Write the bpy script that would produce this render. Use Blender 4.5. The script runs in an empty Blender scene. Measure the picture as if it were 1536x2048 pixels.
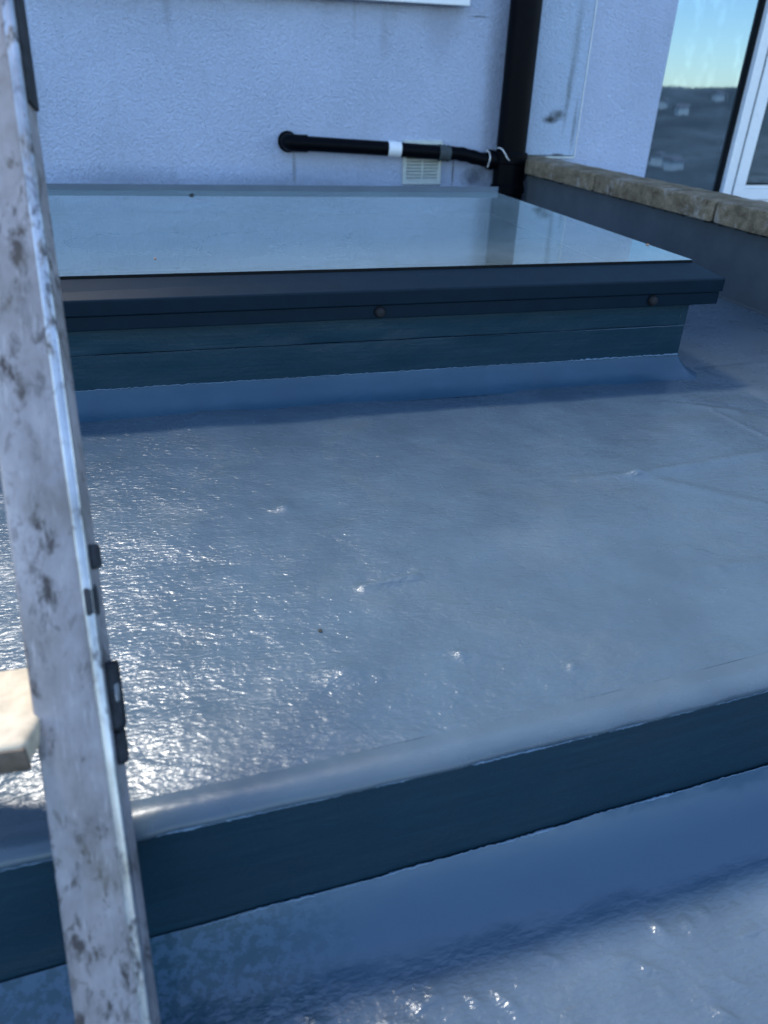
import bpy, bmesh, math, random
import numpy as np
from mathutils import Vector, Matrix

rng = np.random.default_rng(7)
random.seed(7)
RAD = math.radians
scene = bpy.context.scene

# ------------------------------------------------------------------ camera
YAW, PITCH, ROLL = RAD(15.06), RAD(30.83), RAD(1.736)
fw = Vector((math.sin(YAW) * math.cos(PITCH), math.cos(YAW) * math.cos(PITCH), -math.sin(PITCH)))
rt = Vector((math.cos(YAW), -math.sin(YAW), 0.0))
up = rt.cross(fw)
rt2 = rt * math.cos(ROLL) + up * math.sin(ROLL)
up2 = up * math.cos(ROLL) - rt * math.sin(ROLL)
cam_data = bpy.data.cameras.new("camera")
cam = bpy.data.objects.new("camera", cam_data)
scene.collection.objects.link(cam)
cam.matrix_world = Matrix(((rt2.x, up2.x, -fw.x, 0), (rt2.y, up2.y, -fw.y, 0), (rt2.z, up2.z, -fw.z, 0), (0, 0, 0, 1)))
cam_data.sensor_fit = 'VERTICAL'
cam_data.sensor_height = 36.0
cam_data.lens = 1420.0 / 2048.0 * 36.0
cam_data.clip_start = 0.02
cam_data.clip_end = 8000
cam_data.dof.use_dof = True
cam_data.dof.focus_distance = 1.05
cam_data.dof.aperture_fstop = 5.0
scene.camera = cam

# ------------------------------------------------------------------ sky, sun, exposure
SUN_EL, SUN_AZ = 59.0, -29.0          # azimuth clockwise from +y
world = bpy.data.worlds.new("World")
scene.world = world
world.use_nodes = True
wn = world.node_tree.nodes
sky = wn.new("ShaderNodeTexSky")
sky.sky_type = 'NISHITA'
sky.sun_disc = False
sky.sun_elevation = RAD(SUN_EL)
sky.sun_rotation = RAD(SUN_AZ)
sky.air_density = 1.0
sky.dust_density = 0.15
sky.ozone_density = 3.0
wn["Background"].inputs[1].default_value = 0.13
world.node_tree.links.new(sky.outputs[0], wn["Background"].inputs[0])
sd = bpy.data.lights.new("sun", 'SUN')
sd.energy = 1.5
sd.angle = RAD(10.0)
sd.color = (1.0, 0.95, 0.87)
sun = bpy.data.objects.new("sun", sd)
scene.collection.objects.link(sun)
sdir = Vector((math.sin(RAD(SUN_AZ)) * math.cos(RAD(SUN_EL)), math.cos(RAD(SUN_AZ)) * math.cos(RAD(SUN_EL)), math.sin(RAD(SUN_EL))))
sun.rotation_euler = sdir.to_track_quat('Z', 'Y').to_euler()
sun.location = sdir * 12
scene.view_settings.view_transform = 'Standard'
scene.view_settings.look = 'None'
scene.view_settings.exposure = 1.75
scene.view_settings.gamma = 1.0
scene.view_settings.use_curve_mapping = False
scene.cycles.max_bounces = 8
scene.cycles.transparent_max_bounces = 12
scene.cycles.sample_clamp_indirect = 6.0
scene.cycles.use_denoising = True


# ------------------------------------------------------------------ helpers: objects
OFF = {}
CAM_SCALE = 1.0        # scale about the camera (origin) for the group being built


def link(o):
    scene.collection.objects.link(o)


def thing(name, label, cat, loc=(0, 0, 0), group=None):
    o = bpy.data.objects.new(name, None)
    link(o)
    o.empty_display_size = 0.05
    loc = tuple(c * CAM_SCALE for c in loc)
    o.location = loc
    o['label'] = label
    o['category'] = cat
    if group:
        o['group'] = group
    OFF[o.name] = Vector(loc)
    return o


def obj(name, geo, mat, parent=None, smooth=False, kind=None, label=None, cat=None, group=None):
    """one mesh object from (verts, faces) in world coordinates"""
    verts, faces = geo
    off = OFF[parent.name] if parent is not None else Vector((0, 0, 0))
    me = bpy.data.meshes.new(name)
    v = np.asarray(verts, float) * CAM_SCALE - np.array(off)
    me.from_pydata(v.tolist(), [], [tuple(int(i) for i in f) for f in faces])
    me.validate()
    me.update()
    o = bpy.data.objects.new(name, me)
    link(o)
    if mat is not None:
        me.materials.append(mat)
    if smooth:
        me.polygons.foreach_set("use_smooth", [True] * len(me.polygons))
        if smooth is not True:
            try:
                me.set_sharp_from_angle(angle=RAD(smooth))
            except Exception:
                pass
    if parent is not None:
        o.parent = parent
        OFF[o.name] = off
    else:
        OFF[o.name] = Vector((0, 0, 0))
    if kind:
        o['kind'] = kind
    if label:
        o['label'] = label
    if cat:
        o['category'] = cat
    if group:
        o['group'] = group
    return o


def dup(o, delta, parent=None):
    c = o.copy()
    link(c)
    c.parent = parent if parent is not None else o.parent
    c.location = Vector(o.location) + Vector(delta) * CAM_SCALE
    OFF[c.name] = OFF.get(o.name, Vector((0, 0, 0)))
    return c


def join(*geos):
    V, F, n = [], [], 0
    for v, f in geos:
        v = np.asarray(v, float)
        V.append(v)
        F += [tuple(i + n for i in q) for q in f]
        n += len(v)
    return np.vstack(V), F


def box(x0, x1, y0, y1, z0, z1, bev=0.0, seg=2):
    bm = bmesh.new()
    bmesh.ops.create_cube(bm, size=1.0)
    for v in bm.verts:
        v.co = Vector(((x0 + x1) / 2 + v.co.x * (x1 - x0), (y0 + y1) / 2 + v.co.y * (y1 - y0), (z0 + z1) / 2 + v.co.z * (z1 - z0)))
    if bev > 0:
        bmesh.ops.bevel(bm, geom=list(bm.edges), offset=bev, segments=seg, profile=0.5, affect='EDGES')
    bm.verts.index_update()
    out = [tuple(v.co) for v in bm.verts], [tuple(v.index for v in f.verts) for f in bm.faces]
    bm.free()
    return np.array(out[0]), out[1]


def tube(pts, rad, n=20, cap=True, squash=None):
    """swept tube; rad a number or one radius per point"""
    P = [Vector(p) for p in pts]
    R = [rad] * len(P) if isinstance(rad, (int, float)) else list(rad)
    V, F = [], []
    t0 = (P[1] - P[0]).normalized()
    ref = Vector((0, 0, 1)) if abs(t0.z) < 0.9 else Vector((1, 0, 0))
    nrm = (ref - t0 * ref.dot(t0)).normalized()
    for i, p in enumerate(P):
        a = P[max(i - 1, 0)]
        b = P[min(i + 1, len(P) - 1)]
        t = (b - a).normalized()
        nrm = (nrm - t * nrm.dot(t)).normalized()
        bn = t.cross(nrm)
        for k in range(n):
            an = 2 * math.pi * k / n
            V.append(p + (nrm * math.cos(an) + bn * math.sin(an)) * R[i])
    for i in range(len(P) - 1):
        for k in range(n):
            k2 = (k + 1) % n
            F.append((i * n + k, i * n + k2, (i + 1) * n + k2, (i + 1) * n + k))
    if cap:
        F.append(tuple(range(n - 1, -1, -1)))
        m = (len(P) - 1) * n
        F.append(tuple(m + k for k in range(n)))
    return np.array([tuple(v) for v in V]), F


def sheet(A):
    """faces of a grid of points A[i][j]"""
    A = np.asarray(A, float)
    n, m = A.shape[:2]
    idx = np.arange(n * m).reshape(n, m)
    F = np.stack([idx[:-1, :-1], idx[:-1, 1:], idx[1:, 1:], idx[1:, :-1]], -1).reshape(-1, 4)
    return A.reshape(-1, 3), F.tolist()


def flip(geo):
    return geo[0], [tuple(reversed(f)) for f in geo[1]]


_L = {}


def vnoise(x, y, seed=0):
    """smooth value noise on arrays, about -1..1"""
    if seed not in _L:
        _L[seed] = np.random.default_rng(seed).uniform(-1, 1, (256, 256))
    T = _L[seed]
    xi = np.floor(x).astype(int)
    yi = np.floor(y).astype(int)
    fx = x - xi
    fy = y - yi
    fx = fx * fx * fx * (fx * (fx * 6 - 15) + 10)
    fy = fy * fy * fy * (fy * (fy * 6 - 15) + 10)
    a = T[xi % 256, yi % 256]
    b = T[(xi + 1) % 256, yi % 256]
    c = T[xi % 256, (yi + 1) % 256]
    d = T[(xi + 1) % 256, (yi + 1) % 256]
    return (a * (1 - fx) + b * fx) * (1 - fy) + (c * (1 - fx) + d * fx) * fy


# ------------------------------------------------------------------ helpers: materials
class NT:
    def __init__(self, name):
        self.m = bpy.data.materials.new(name)
        self.m.use_nodes = True
        self.t = self.m.node_tree
        self.n = self.t.nodes
        self.b = self.n["Principled BSDF"]
        self.out = self.n["Material Output"]
        self.tc = self.n.new("ShaderNodeTexCoord")

    def link(self, a, b):
        self.t.links.new(a, b)

    def pos(self, scale=(1, 1, 1), rot=(0, 0, 0)):
        mp = self.n.new("ShaderNodeMapping")
        mp.inputs['Scale'].default_value = scale
        mp.inputs['Rotation'].default_value = rot
        g = self.n.new("ShaderNodeNewGeometry")
        self.link(g.outputs['Position'], mp.inputs[0])
        return mp.outputs[0]

    def noise(self, scale, detail=3, rough=0.55, vec=None, dist=0.0):
        t = self.n.new("ShaderNodeTexNoise")
        t.inputs['Scale'].default_value = scale
        t.inputs['Detail'].default_value = detail
        t.inputs['Roughness'].default_value = rough
        t.inputs['Distortion'].default_value = dist
        self.link(vec if vec is not None else self.pos(), t.inputs['Vector'])
        return t.outputs['Fac']

    def ramp(self, fac, stops):
        r = self.n.new("ShaderNodeValToRGB")
        el = r.color_ramp.elements
        while len(el) < len(stops):
            el.new(0.5)
        for e, (p, c) in zip(el, stops):
            e.position = p
            e.color = (c, c, c, 1) if isinstance(c, (int, float)) else (*c, 1)
        self.link(fac, r.inputs[0])
        return r.outputs[0]

    def mix(self, fac, a, b, blend='MIX'):
        x = self.n.new("ShaderNodeMix")
        x.data_type = 'RGBA'
        x.blend_type = blend
        for s, v in ((x.inputs[0], fac), (x.inputs[6], a), (x.inputs[7], b)):
            if hasattr(v, 'is_linked'):
                self.link(v, s)
            elif isinstance(v, (int, float)):
                s.default_value = v if s == x.inputs[0] else (v, v, v, 1)
            else:
                s.default_value = (*v, 1)
        return x.outputs[2]

    def math(self, op, a, b=0.0, c=0.0):
        x = self.n.new("ShaderNodeMath")
        x.operation = op
        for s, v in zip(x.inputs, (a, b, c)):
            if hasattr(v, 'is_linked'):
                self.link(v, s)
            else:
                s.default_value = v
        return x.outputs[0]

    def bump(self, height, strength=0.5, dist=0.002, chain=None):
        b = self.n.new("ShaderNodeBump")
        b.inputs['Strength'].default_value = strength
        b.inputs['Distance'].default_value = dist
        self.link(height, b.inputs['Height'])
        if chain is not None:
            self.link(chain, b.inputs['Normal'])
        return b.outputs[0]

    def set(self, color=None, rough=None, metal=None, normal=None, spec=None, coat=None, coat_rough=None):
        for key, v in (('Base Color', color), ('Roughness', rough), ('Metallic', metal), ('Normal', normal),
                       ('Specular IOR Level', spec), ('Coat Weight', coat), ('Coat Roughness', coat_rough)):
            if v is None:
                continue
            s = self.b.inputs[key]
            if hasattr(v, 'is_linked'):
                self.link(v, s)
            elif key == 'Base Color':
                s.default_value = (*v, 1)
            else:
                s.default_value = v
        return self.m


def mat_coat(name, base, rough, peel=0.35, peel_scale=150, streak=0.0, wav=0.0, thin=None, spec=0.5, fade=None):
    """brushed and rolled glossy roof coating"""
    t = NT(name)
    big = t.noise(9, 3)
    mid = t.noise(45, 3)
    col = t.mix(t.ramp(big, [(0.3, 0.0), (0.75, 1.0)]), tuple(c * 0.85 for c in base), tuple(min(1, c * 1.12) for c in base))
    bloom = t.ramp(t.noise(4.2, 5, 0.65, None, 0.6), [(0.50, 0.0), (0.68, 1.0)])
    col = t.mix(t.math('MULTIPLY', bloom, 0.30), col, (base[0] * 1.25 + 0.01, base[1] * 1.15, base[2] * 0.95))
    if streak:
        st = t.noise(1.0, 4, 0.6, t.pos((7, 90, 160)))
        col = t.mix(t.ramp(st, [(0.35, 0.0), (0.7, 1.0)]), col, tuple(c * (1 - streak) for c in base))
    if streak:
        st2 = t.noise(1.0, 5, 0.68, t.pos((5, 60, 120)))
        st3 = t.noise(6.0, 4, 0.6)
        col = t.mix(t.math('MULTIPLY', t.ramp(st2, [(0.50, 0.0), (0.72, 0.45)]), t.ramp(st3, [(0.42, 0.0), (0.62, 1.0)])), col, tuple(c * 1.5 for c in base))
    fd = None
    if fade is not None:
        # trowelled fillet runs out into the rolled deck; bluer tint paints in its shade
        gy = t.n.new("ShaderNodeSeparateXYZ")
        t.link(t.pos(), gy.inputs[0])
        yy = t.math('ADD', gy.outputs[1], t.math('MULTIPLY', t.math('SUBTRACT', t.noise(16, 3), 0.5), 0.035))
        fd = t.n.new("ShaderNodeMapRange")
        t.link(yy, fd.inputs[0])
        fd.inputs[1].default_value, fd.inputs[2].default_value = fade[0], fade[1]
        fd.interpolation_type = 'SMOOTHSTEP'
        fd = fd.outputs[0]
        col = t.mix(fd, col, fade[2])
    if thin is not None:
        th = t.noise(1.0, 5, 0.65, t.pos((95, 120, 120)))
        gx = t.n.new("ShaderNodeSeparateXYZ")
        t.link(t.pos(), gx.inputs[0])
        mask = t.math('MULTIPLY', t.ramp(th, [(0.44, 0.0), (0.54, 1.0)]), t.ramp(t.math('MULTIPLY_ADD', gx.outputs[0], -6.0, 0.55), [(0.0, 0.0), (0.6, 1.0)]))
        col = t.mix(mask, col, thin)
    patch = t.ramp(t.noise(5.5, 3, 0.6), [(0.36, 0.6), (0.66, 1.0)])
    n = None
    if wav:
        n = t.bump(t.noise(26, 2, 0.5), wav, 0.004)
    h = t.noise(peel_scale, 2, 0.5, t.pos((0.62, 1.5, 1)), 0.7)
    h2 = t.noise(peel_scale * 0.42, 2, 0.5, t.pos((0.8, 1.3, 1)), 0.5)
    hh = t.math('ADD', t.math('MULTIPLY', h, 0.7), t.math('MULTIPLY', h2, 0.9))
    hh = t.math('MULTIPLY', hh, patch)
    if fd is not None:
        hh = t.math('MULTIPLY', hh, t.math('SUBTRACT', 1.0, t.math('MULTIPLY', fd, 0.88)))
    n = t.bump(hh, peel, 0.0020, n)
    if streak:
        n = t.bump(t.noise(1.0, 4, 0.65, t.pos((9, 130, 190))), 0.45, 0.0014, n)
        n = t.bump(t.noise(34, 4, 0.7, None, 1.0), 0.5, 0.0030, n)
    r = t.math('ADD', t.math('ADD', t.math('MULTIPLY', t.noise(30, 3), 0.16), t.math('MULTIPLY', bloom, 0.10)), rough - 0.08)
    return t.set(col, r, 0.0, n, spec)


def mat_render(name, base, grime=(0.30, 0.31, 0.30), grime_amt=0.4, stains=()):
    t = NT(name)
    mott = t.noise(2.2, 5, 0.6)
    col = t.mix(t.ramp(mott, [(0.3, 0.0), (0.72, 1.0)]), tuple(c * 0.92 for c in base), tuple(min(1, c * 1.06) for c in base))
    gr = t.noise(1.0, 6, 0.62, t.pos((5.5, 5.5, 1.3)))
    col = t.mix(t.math('MULTIPLY', t.ramp(gr, [(0.56, 0.0), (0.8, 1.0)]), grime_amt), col, grime)
    pit = t.noise(95, 3, 0.65)
    col = t.mix(t.ramp(pit, [(0.30, 0.26), (0.50, 0.0)]), col, tuple(c * 0.55 for c in base))  # pits painted darker to bring out grain that flat light hides
    brk = t.noise(38, 5, 0.7)
    for cx, cz, rx, rz, k, sc in stains:
        v = t.n.new("ShaderNodeVectorMath")
        v.operation = 'SUBTRACT'
        t.link(t.pos(), v.inputs[0])
        v.inputs[1].default_value = (cx, 0, cz)
        v2 = t.n.new("ShaderNodeVectorMath")
        v2.operation = 'MULTIPLY'
        t.link(v.outputs[0], v2.inputs[0])
        v2.inputs[1].default_value = (1 / rx, 0, 1 / rz)
        v3 = t.n.new("ShaderNodeVectorMath")
        v3.operation = 'LENGTH'
        t.link(v2.outputs[0], v3.inputs[0])
        d = t.math('ADD', t.math('SUBTRACT', 1.0, v3.outputs['Value']), t.math('MULTIPLY', t.math('SUBTRACT', brk, 0.5), 1.1))
        col = t.mix(t.ramp(d, [(0.0, 0.0), (0.75, k)]), col, sc)
    h = t.noise(170, 3, 0.6)
    hh = t.math('ADD', t.math('MULTIPLY', t.ramp(h, [(0.35, 0.0), (0.68, 1.0)]), 0.5), t.math('MULTIPLY', t.noise(85, 3, 0.6), 1.2))
    return t.set(col, 0.9, 0.0, t.bump(hh, 1.0, 0.0075), 0.25)


def mat_plain(name, color, rough=0.5, metal=0.0, spec=0.5, var=0.12, scale=40, bump=0.0):
    t = NT(name)
    f = t.noise(scale, 4, 0.6)
    col = t.mix(t.ramp(f, [(0.3, 0.0), (0.7, 1.0)]), tuple(c * (1 - var) for c in color), tuple(min(1, c * (1 + var)) for c in color))
    r = t.math('ADD', t.math('MULTIPLY', t.noise(scale * 0.6, 3), 0.14), rough - 0.07)
    n = t.bump(t.noise(scale * 3, 3), bump, 0.002) if bump else None
    return t.set(col, r, metal, n, spec)


M = {}
GREY = (0.070, 0.106, 0.137)
M['deck'] = mat_coat('roof_coating', GREY, 0.25, 0.9, 165, wav=0.35)
M['low_deck'] = mat_coat('roof_coating_low', (0.078, 0.112, 0.148), 0.20, 0.9, 165, wav=0.35, thin=(0.030, 0.072, 0.098), fade=(0.285, 0.350, (0.058, 0.110, 0.160)))
M['smooth'] = mat_coat('roof_coating_smooth', (0.088, 0.122, 0.150), 0.28, 0.10, 120, wav=0.15)
M['trim'] = mat_coat('roof_coating_trim', GREY, 0.25, 0.16, 120, wav=0.25)
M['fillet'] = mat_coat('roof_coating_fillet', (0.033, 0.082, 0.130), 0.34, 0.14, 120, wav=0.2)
M['brushed'] = mat_coat('roof_coating_brushed', (0.012, 0.043, 0.063), 0.40, 0.18, 150, streak=0.16, spec=0.22)  # same coating, darkened to put the kerb faces' shade into the colour
M['step'] = mat_coat('roof_coating_step', (0.013, 0.041, 0.062), 0.38, 0.14, 150, streak=0.18, spec=0.24)  # same coating, darkened to put the upright step's shade into the colour
M['bead'] = mat_coat('resin_edge', (0.17, 0.26, 0.35), 0.22, 0.5, 300)  # pale resin; its lightness also paints highlights along edges and seam
M['slate'] = mat_plain('slate_flashing', (0.085, 0.100, 0.108), 0.5, 0.0, 0.5, 0.14, 14)
M['alu'] = mat_plain('anthracite_powder_coat', (0.004, 0.015, 0.026), 0.40, 0.0, 0.12, 0.10, 30)
M['seal'] = mat_plain('black_rubber_seal', (0.006, 0.007, 0.008), 0.6, 0, 0.12)
M['bolt'] = mat_plain('screw_cap_plastic', (0.020, 0.020, 0.021), 0.7, 0, 0.25)
DIRT = (0.055, 0.062, 0.060)
M['render'] = mat_render('pale_render', (0.605, 0.685, 0.85), stains=(
    (1.245, -0.33, 0.075, 0.055, 0.75, (0.10, 0.115, 0.14)), (1.143, -0.31, 0.006, 0.07, 0.8, DIRT), (0.446, -0.30, 0.010, 0.085, 0.5, (0.13, 0.15, 0.15)),
    (1.30, 0.05, 0.055, 0.55, 0.45, (0.22, 0.23, 0.27)), (1.21, 0.255, 0.055, 0.004, 0.7, DIRT), (0.60, 0.33, 0.09, 0.10, 0.3, (0.24, 0.26, 0.31)),
    (1.05, 0.22, 0.10, 0.12, 0.25, (0.26, 0.26, 0.32)), (0.0, 0.25, 0.02, 0.14, 0.3, (0.24, 0.26, 0.31)), (0.82, 0.20, 0.018, 0.16, 0.18, (0.22, 0.24, 0.28)), (0.70, 0.24, 0.012, 0.10, 0.18, (0.22, 0.24, 0.28)), (0.3, -0.36, 0.55, 0.05, 0.4, (0.25, 0.28, 0.34)), (-0.25, -0.35, 0.3, 0.07, 0.4, (0.25, 0.28, 0.34))))
M['render_pier'] = mat_render('pale_render_pier', (0.57, 0.69, 0.85), (0.22, 0.24, 0.24), 0.45, stains=(
    (1.560, -0.100, 0.040, 0.020, 0.95, DIRT), (1.590, -0.080, 0.050, 0.026, 0.8, (0.10, 0.11, 0.105)), (1.628, 0.00, 0.014, 0.16, 0.5, (0.13, 0.15, 0.14)),
    (1.636, 0.16, 0.020, 0.25, 0.35, (0.17, 0.19, 0.18)), (1.676, -0.12, 0.012, 0.14, 0.5, (0.12, 0.14, 0.14)), (1.615, -0.236, 0.05, 0.008, 0.9, DIRT)))
M['pvc_white'] = mat_plain('white_upvc', (0.78, 0.80, 0.80), 0.3, 0, 0.5, 0.03)
M['pvc_cream'] = mat_plain('weathered_cream_plastic', (0.52, 0.56, 0.52), 0.45, 0, 0.5, 0.10)
M['pvc_black'] = mat_plain('black_pipe_plastic', (0.0015, 0.002, 0.0035), 0.45, 0, 0.07, 0.25)
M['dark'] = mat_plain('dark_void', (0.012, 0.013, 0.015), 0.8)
M['plaster'] = mat_plain('white_plaster', (0.82, 0.84, 0.83), 0.7, 0, 0.3, 0.04, 6)
M['lip'] = mat_plain('grey_inner_frame', (0.20, 0.23, 0.27), 0.5, 0, 0.4, 0.06)
M['upstand'] = mat_plain('pale_grey_metal_upstand', (0.105, 0.135, 0.170), 0.5, 0, 0.3, 0.12, 8)
M['floor'] = mat_plain('grey_room_floor', (0.35, 0.34, 0.32), 0.6)
M['sealant'] = mat_plain('white_sealant', (0.75, 0.74, 0.72), 0.5)
M['residue'] = mat_plain('grey_glue_residue', (0.055, 0.068, 0.072), 0.7, 0, 0.3, 0.5, 200, 0.6)
M['tile'] = mat_plain('dark_roof_tile', (0.11, 0.10, 0.10), 0.8, 0, 0.3, 0.3, 4)
M['leaf'] = mat_plain('dead_leaf', (0.03, 0.03, 0.02), 0.8)
M['chip'] = mat_plain('orange_brick_chip', (0.42, 0.22, 0.12), 0.8)


def mat_stone():
    t = NT('weathered_coping_stone')
    a = t.noise(1.0, 6, 0.65, t.pos((14, 14, 26)))
    col = t.mix(t.ramp(a, [(0.32, 0.0), (0.70, 1.0)]), (0.080, 0.056, 0.030), (0.31, 0.245, 0.165))
    sp = t.noise(260, 3, 0.7)
    col = t.mix(t.math('MULTIPLY', t.ramp(sp, [(0.46, 0.0), (0.64, 1.0)]), 0.35), col, (0.46, 0.36, 0.22))
    st = t.noise(1.0, 5, 0.65, t.pos((21, 21, 7)), 0.5)
    col = t.mix(t.math('MULTIPLY', t.ramp(st, [(0.50, 0.0), (0.72, 1.0)]), 0.6), col, (0.055, 0.045, 0.022))
    wt = t.noise(9, 4, 0.7)
    col = t.mix(t.math('MULTIPLY', t.ramp(wt, [(0.56, 0.0), (0.70, 1.0)]), 0.5), col, (0.55, 0.52, 0.48))
    hh = t.math('ADD', t.math('MULTIPLY', t.noise(60, 4, 0.65), 0.5), t.noise(320, 3, 0.6))
    return t.set(col, 0.9, 0, t.bump(hh, 0.9, 0.0025), 0.2)


M['stone'] = mat_stone()


def mat_ladder(name, lo, hi, metal, rough):
    """old aluminium with drips, smears and specks of paint"""
    t = NT(name)
    base = t.mix(t.ramp(t.noise(1.0, 5, 0.65, t.pos((30, 18, 11))), [(0.30, 0.0), (0.72, 1.0)]), lo, hi)
    sp = t.noise(1.0, 5, 0.68, t.pos((95, 62, 46)), 0.4)
    dens = t.ramp(t.noise(1.0, 3, 0.5, t.pos((14, 10, 8))), [(0.40, 0.15), (0.60, 1.0)])
    col = t.mix(t.math('MULTIPLY', t.ramp(sp, [(0.52, 0.0), (0.64, 0.95)]), dens), base, (0.055, 0.042, 0.037))
    sp3 = t.noise(1.0, 4, 0.62, t.pos((52, 34, 25)), 0.1)
    blot = t.ramp(sp3, [(0.555, 0.0), (0.65, 0.95)])
    col = t.mix(blot, col, (0.046, 0.038, 0.036))
    sp2 = t.noise(13, 4, 0.6)
    col = t.mix(t.ramp(sp2, [(0.52, 0.0), (0.72, 0.6)]), col, (0.12, 0.098, 0.072))
    scr = t.noise(1.0, 3, 0.6, t.pos((420, 60, 30)))
    col = t.mix(t.ramp(scr, [(0.60, 0.0), (0.70, 0.45)]), col, (0.46, 0.44, 0.44))
    r = t.math('ADD', t.math('MULTIPLY', blot, 0.35), rough)
    m = t.math('MULTIPLY', t.math('SUBTRACT', 1.0, blot), metal)
    return t.set(col, r, m, t.bump(sp, 0.25, 0.001), 0.5)


M['ladder'] = mat_ladder('paint_splashed_aluminium', (0.165, 0.150, 0.150), (0.37, 0.345, 0.355), 0.05, 0.45)
M['alu_bright'] = mat_ladder('bright_aluminium_edge', (0.34, 0.34, 0.35), (0.66, 0.67, 0.69), 0.8, 0.30)  # brighter metal; on the stile edge it stands in for reflected sky
M['tread'] = mat_plain('worn_wood_tread', (0.54, 0.44, 0.31), 0.7, 0, 0.3, 0.35, 30)
M['lip_shade'] = mat_plain('brown_tread_lip_shade', (0.13, 0.095, 0.068), 0.7, 0, 0.3, 0.4, 60)  # brown strip painting the shade on the tread's front lip
M['rubber'] = mat_plain('dark_rubber', (0.028, 0.030, 0.034), 0.7, 0, 0.3, 0.4, 90)


def mat_glass_roof():
    """clear roof glass with dried rain marks and dust"""
    t = NT('skylight_glass')
    n = t.n
    fres = n.new("ShaderNodeFresnel")
    fres.inputs['IOR'].default_value = 1.52
    R = t.math('DIVIDE', t.math('MULTIPLY', fres.outputs[0], 2.0), t.math('ADD', fres.outputs[0], 1.0))
    gl = n.new("ShaderNodeBsdfGlossy")
    gl.inputs['Roughness'].default_value = 0.03
    gl.inputs['Color'].default_value = (0.88, 0.97, 0.95, 1)
    tr = n.new("ShaderNodeBsdfTransparent")
    tr.inputs['Color'].default_value = (0.80, 0.90, 0.90, 1)
    mx = n.new("ShaderNodeMixShader")
    t.link(R, mx.inputs[0])
    t.link(tr.outputs[0], mx.inputs[1])
    t.link(gl.outputs[0], mx.inputs[2])
    # dust film and dried puddle outlines
    dirt = n.new("ShaderNodeBsdfDiffuse")
    c1 = t.noise(3.6, 3, 0.55, None, 0.8)
    line = t.ramp(c1, [(0.560, 0.0), (0.567, 1.0), (0.574, 0.0)])
    c2 = t.noise(5.0, 2, 0.5, t.pos((1, 1.4, 1), (0, 0, 0.7)), 1.2)
    line2 = t.ramp(c2, [(0.60, 0.0), (0.606, 1.0), (0.612, 0.0)])
    spk = t.ramp(t.noise(95, 1, 0.5), [(0.80, 0.0), (0.83, 1.0)])
    ln = t.math('MAXIMUM', t.math('MULTIPLY', t.math('MAXIMUM', line, line2), t.ramp(t.noise(14, 3), [(0.42, 0.0), (0.6, 0.75)])), spk)
    wob = t.noise(9, 4, 0.6)
    for cx, cy, rx, ry in ((0.094, 1.540, 0.085, 0.13), (0.255, 1.475, 0.095, 0.10), (-0.11, 1.57, 0.13, 0.11), (-0.02, 1.415, 0.04, 0.03), (0.27, 1.45, 0.05, 0.04), (0.74, 1.50, 0.05, 0.05)):
        va = n.new("ShaderNodeVectorMath")
        va.operation = 'SUBTRACT'
        t.link(t.pos(), va.inputs[0])
        va.inputs[1].default_value = (cx, cy, 0)
        vb = n.new("ShaderNodeVectorMath")
        vb.operation = 'MULTIPLY'
        t.link(va.outputs[0], vb.inputs[0])
        vb.inputs[1].default_value = (1 / rx, 1 / ry, 0)
        vc = n.new("ShaderNodeVectorMath")
        vc.operation = 'LENGTH'
        t.link(vb.outputs[0], vc.inputs[0])
        dd = t.math('ADD', vc.outputs['Value'], t.math('MULTIPLY', t.math('SUBTRACT', wob, 0.5), 1.3))
        rg = t.ramp(t.math('MULTIPLY', dd, 0.5), [(0.450, 0.0), (0.5, 1.0), (0.518, 0.0)])
        ln = t.math('MAXIMUM', ln, t.math('MULTIPLY', rg, t.ramp(t.noise(11, 3), [(0.36, 0.0), (0.52, 0.9)])))
    film = t.math('MULTIPLY', t.ramp(t.noise(4.5, 5, 0.65), [(0.3, 0.5), (0.75, 1.0)]), 0.25)
    fac = t.math('MAXIMUM', film, t.math('MULTIPLY', ln, 0.8))
    dcol = t.mix(ln, (0.58, 0.72, 0.70), (0.19, 0.25, 0.26))
    t.link(dcol, dirt.inputs['Color'])
    mx2 = n.new("ShaderNodeMixShader")
    t.link(fac, mx2.inputs[0])
    t.link(mx.outputs[0], mx2.inputs[1])
    t.link(dirt.outputs[0], mx2.inputs[2])
    t.link(mx2.outputs[0], t.out.inputs['Surface'])
    return t.m


M['glass'] = mat_glass_roof()


def mat_glass_window(name, mirror, tint, wav):
    t = NT(name)
    n = t.n
    nb = t.bump(t.noise(1.0, 3, 0.6, t.pos((9, 9, 5))), wav, 0.01)
    sm = t.ramp(t.noise(1.0, 5, 0.7, t.pos((16, 16, 7))), [(0.52, 0.0), (0.72, 1.0)])
    gl = n.new("ShaderNodeBsdfGlossy")
    gl.inputs['Roughness'].default_value = 0.02
    gl.inputs['Color'].default_value = tint + (1,)
    t.link(nb, gl.inputs['Normal'])
    df = n.new("ShaderNodeBsdfDiffuse")
    df.inputs['Color'].default_value = (0.05, 0.06, 0.065, 1)
    fr = n.new("ShaderNodeFresnel")
    fr.inputs['IOR'].default_value = 1.5
    mx = n.new("ShaderNodeMixShader")
    t.link(t.math('ADD', t.math('ADD', fr.outputs[0], mirror), t.math('MULTIPLY', sm, 0.06)), mx.inputs[0])
    t.link(df.outputs[0], mx.inputs[1])
    t.link(gl.outputs[0], mx.inputs[2])
    t.link(mx.outputs[0], t.out.inputs['Surface'])
    return t.m


M['win_film'] = mat_glass_window('coated_window_glass', 0.22, (0.50, 0.76, 1.0), 0.012)
M['win_glass'] = mat_glass_window('window_glass', 0.22, (0.62, 0.86, 1.0), 0.01)

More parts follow.
